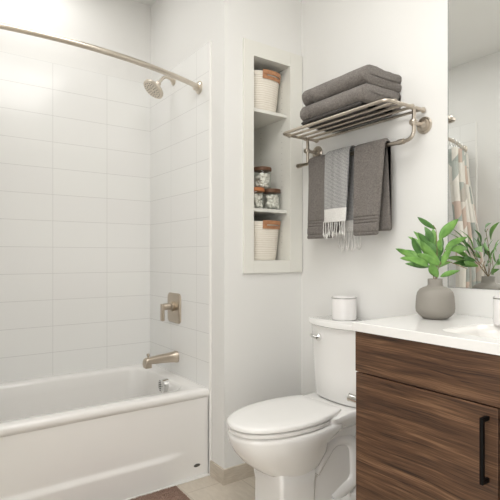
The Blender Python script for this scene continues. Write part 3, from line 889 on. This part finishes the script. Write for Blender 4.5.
# ------------------------------------------------------------------ hanging towels
def hang(name, label, xt, xb, rad, h, zf, zbk, mat, bands=(), back_x=None, back_shift=0, seed=0, uvs=False, band_mat=None, cat='towel'):
    bm = B(); uv = bm.loops.layers.uv.new('UVMap')
    NX = 26; rings = []
    nfr = 110
    def path(s):
        out = []
        for k in range(nfr+1):
            z = zf+(ZBAR-zf)*k/nfr; out.append((RY-rad, z))
        for k in range(1, 12):
            a = PI-PI*k/12; out.append((RY+rad*math.cos(a), ZBAR+rad*math.sin(a)))
        for k in range(nfr+1):
            z = ZBAR+(zbk-ZBAR)*k/nfr; out.append((RY+rad, z))
        return out
    for i in range(NX+1):
        s = i/NX; kx = 1
        e = min(s, 1-s)*(xt[1]-xt[0])
        if e < h: kx = math.sqrt(max(.06, 1-(1-e/h)**2))
        pts = []
        P = path(s); O = ribbon(P, h*kx)
        for p in O:
            fz = (ZBAR-p.y)/(ZBAR-zf); fz = max(0, fz)
            isb = p.x > RY
            xa = xt[0]+(xt[1]-xt[0])*s; xb_ = xb[0]+(xb[1]-xb[0])*s
            x = xa+(xb_-xa)*min(1, fz)
            if isb: x = xa+back_shift*min(1, fz*3)
            y = p.x; w = 0
            if not isb:
                w = .0045*math.sin(s*7+seed*2+fz*1.5)*fz-.010*fz*(.5+.5*s) 
                sgn = -1
            else:
                w = .003*math.sin(s*6+seed)*fz
            w += noise.noise(Vector((x*25, p.y*8, seed)))*.0022
            if not isb and y < RY-rad:
                for zb in bands:
                    w += .0050*math.exp(-((p.y-zb)/.0030)**2)
            pts.append(Vector((x, y+w, p.y)))
        rings.append(pts)
    loft(bm, rings)
    mats = [mat]
    for f in bm.faces:
        if len(f.verts) == 4:
            for l in f.loops: l[uv].uv = (l.vert.co.x-xt[0], l.vert.co.z)
    if band_mat:
        mats.append(band_mat)
        for f in bm.faces:
            c = f.calc_center_median()
            if (c.y < RY and c.z < zf+.062) or (c.y > RY and c.z < zbk+.05): f.material_index = 1
    bmesh.ops.triangulate(bm, faces=[f for f in bm.faces if len(f.verts) > 4])
    return tag(obj(name, bm, mats, origin=((xt[0]+xt[1])/2, RY, ZBAR), angle=70), label, cat)
GB = (1.356, 1.341, 1.326, 1.284)
o = hang('hanging_towel', 'taupe grey towel hung left on the rack bar, half under the light cloth', (.168, .372), (.165, .372), .0185, .0085, 1.272, 1.30, m_towel, GB, seed=1)
o['group'] = 'taupe towels on the bar'
o = hang('hanging_towel', 'wide taupe grey towel hung at the right on the rack bar', (.496, .676), (.496, .646), .0215, .0115, 1.280, 1.300, m_towel, GB, seed=2)
o['group'] = 'taupe towels on the bar'
lt = hang('patterned_towel', 'light grey woven towel with white fringe hung between the taupe towels', (.307, .474), (.302, .456), .0340, .0040, 1.346, 1.300, m_weave, (), seed=3, band_mat=m_cotton)
rnd = random.Random(11)
def strand(x, y, z0, z1, back):
    bm = B()
    pts = []; ph = rnd.uniform(0, 6); n = 7
    for k in range(n+1):
        f = k/n; pts.append((x+.004*math.sin(ph+f*4)*f+rnd.uniform(-.001, .001)+rnd.uniform(-1, 1)*.002*f, y+.002*math.sin(ph*2+f*3), z0+(z1-z0)*f))
    rs = [.0024]*(n-1)+[.0048, .0038]
    tube(bm, pts, rs, 8)
    e = Vector(pts[-1])
    for q in range(3):
        tube(bm, [e, e+Vector((rnd.uniform(-.003, .003), 0, -.010))], [.0015, .0008], 5)
    obj('tassel', bm, m_cotton, lt)
for k in range(10):
    x = .306+.144*k/9; strand(x, RY-.034-.010, 1.348, 1.272+rnd.uniform(-.010, .012), False)
for k in range(9):
    x = .335+.145*k/8; strand(x, RY+.034, 1.302, 1.205+rnd.uniform(-.010, .012), True)

# ------------------------------------------------------------------ bath mat
bm = B(); MW, ML = .50, .62
NXm, NYm = 60, 90
def mz(u, v): 
    e = min(u, 1-u)*MW; g = min(v, 1-v)*ML; k = min(1, min(e, g)/.015)
    return .004+.014*math.sqrt(max(0, 1-(1-k)**2))+.003*noise.noise(Vector((u*14, v*22, 1)))*k
G = [[bm.verts.new((u/NXm*MW, -v/NYm*ML, mz(u/NXm, v/NYm))) for v in range(NYm+1)] for u in range(NXm+1)]
for i in range(NXm):
    for j in range(NYm): bm.faces.new((G[i][j], G[i+1][j], G[i+1][j+1], G[i][j+1]))
rb = [bm.verts.new(p) for p in ((0, 0, 0), (MW, 0, 0), (MW, -ML, 0), (0, -ML, 0))]
bm.faces.new(rb)
per = [[G[i][0] for i in range(NXm+1)], [G[NXm][j] for j in range(NYm+1)], [G[i][NYm] for i in range(NXm, -1, -1)], [G[0][j] for j in range(NYm, -1, -1)]]
for k, pr in enumerate(per):
    bm.faces.new([rb[k]]+pr+[rb[(k+1) % 4]])
rnd = random.Random(3)
for k in range(15000):
    u = rnd.random()**1.3; v = rnd.random()**1.7
    z = mz(u, v); p = Vector((u*MW, -v*ML, z-.002))
    t = Vector((rnd.uniform(-.006, .006), rnd.uniform(-.006, .006), rnd.uniform(.006, .011)))
    s = Vector((rnd.uniform(-1, 1), rnd.uniform(-1, 1), 0)).normalized()*.0016; q = Vector((-s.y, s.x, 0))
    vs = [bm.verts.new(p+s), bm.verts.new(p-s*.5+q*.8), bm.verts.new(p-s*.5-q*.8), bm.verts.new(p+t)]
    for f in ((0, 1, 3), (1, 2, 3), (2, 0, 3)): bm.faces.new([vs[i] for i in f])
bm.transform(Matrix.Translation((-.094, -.752, .0005)) @ Matrix.Rotation(math.radians(-1.2), 4, 'Z'))
tag(obj('bath_mat', bm, m_mat, origin=(-.094, -.752, 0), angle=60), 'brown shaggy bath mat on the beige floor in front of the tub', 'mat')

# ------------------------------------------------------------------ lights
def area(name, loc, size, power, color=(1, 1, 1), rot=(0, 0, 0), sizey=None, shape='RECTANGLE', spread=180):
    l = bpy.data.lights.new(name, 'AREA'); l.energy = power; l.color = color; l.shape = shape
    l.size = size
    if shape in ('RECTANGLE', 'ELLIPSE'): l.size_y = sizey or size
    l.spread = math.radians(spread)
    o = bpy.data.objects.new(name, l); COL.objects.link(o); o.location = loc; o.rotation_euler = rot
    o['kind'] = 'structure'
    return o
area('ceiling_light', (1.32, -1.22, ZC-.02), 1.3, 20, (1, .985, .958), sizey=1.1)
area('shower_downlight', (-.52, -1.30, ZC-.01), .6, 3.6, (1, .985, .965), shape='DISK')

w = bpy.data.worlds.new('World'); bpy.context.scene.world = w; w.use_nodes = True
w.node_tree.nodes['Background'].inputs['Color'].default_value = (1, .993, .975, 1)
w.node_tree.nodes['Background'].inputs['Strength'].default_value = 2.6  # even white world, acts as fill through the added doorway

# ------------------------------------------------------------------ camera
cd = bpy.data.cameras.new('camera'); cam = bpy.data.objects.new('camera', cd); COL.objects.link(cam)
cam.location = (2.064, -1.821, 1.17); cam.rotation_euler = (PI/2, 0, Yw)
cd.sensor_width = 36; cd.lens = 473.19/500*36; cd.shift_y = 6.52/500; cd.clip_start = .02
sc = bpy.context.scene; sc.camera = cam
sc.view_settings.view_transform = 'Standard'; sc.view_settings.look = 'None'
sc.view_settings.gamma = 1; sc.view_settings.exposure = 0.42
sc.view_settings.use_curve_mapping = False
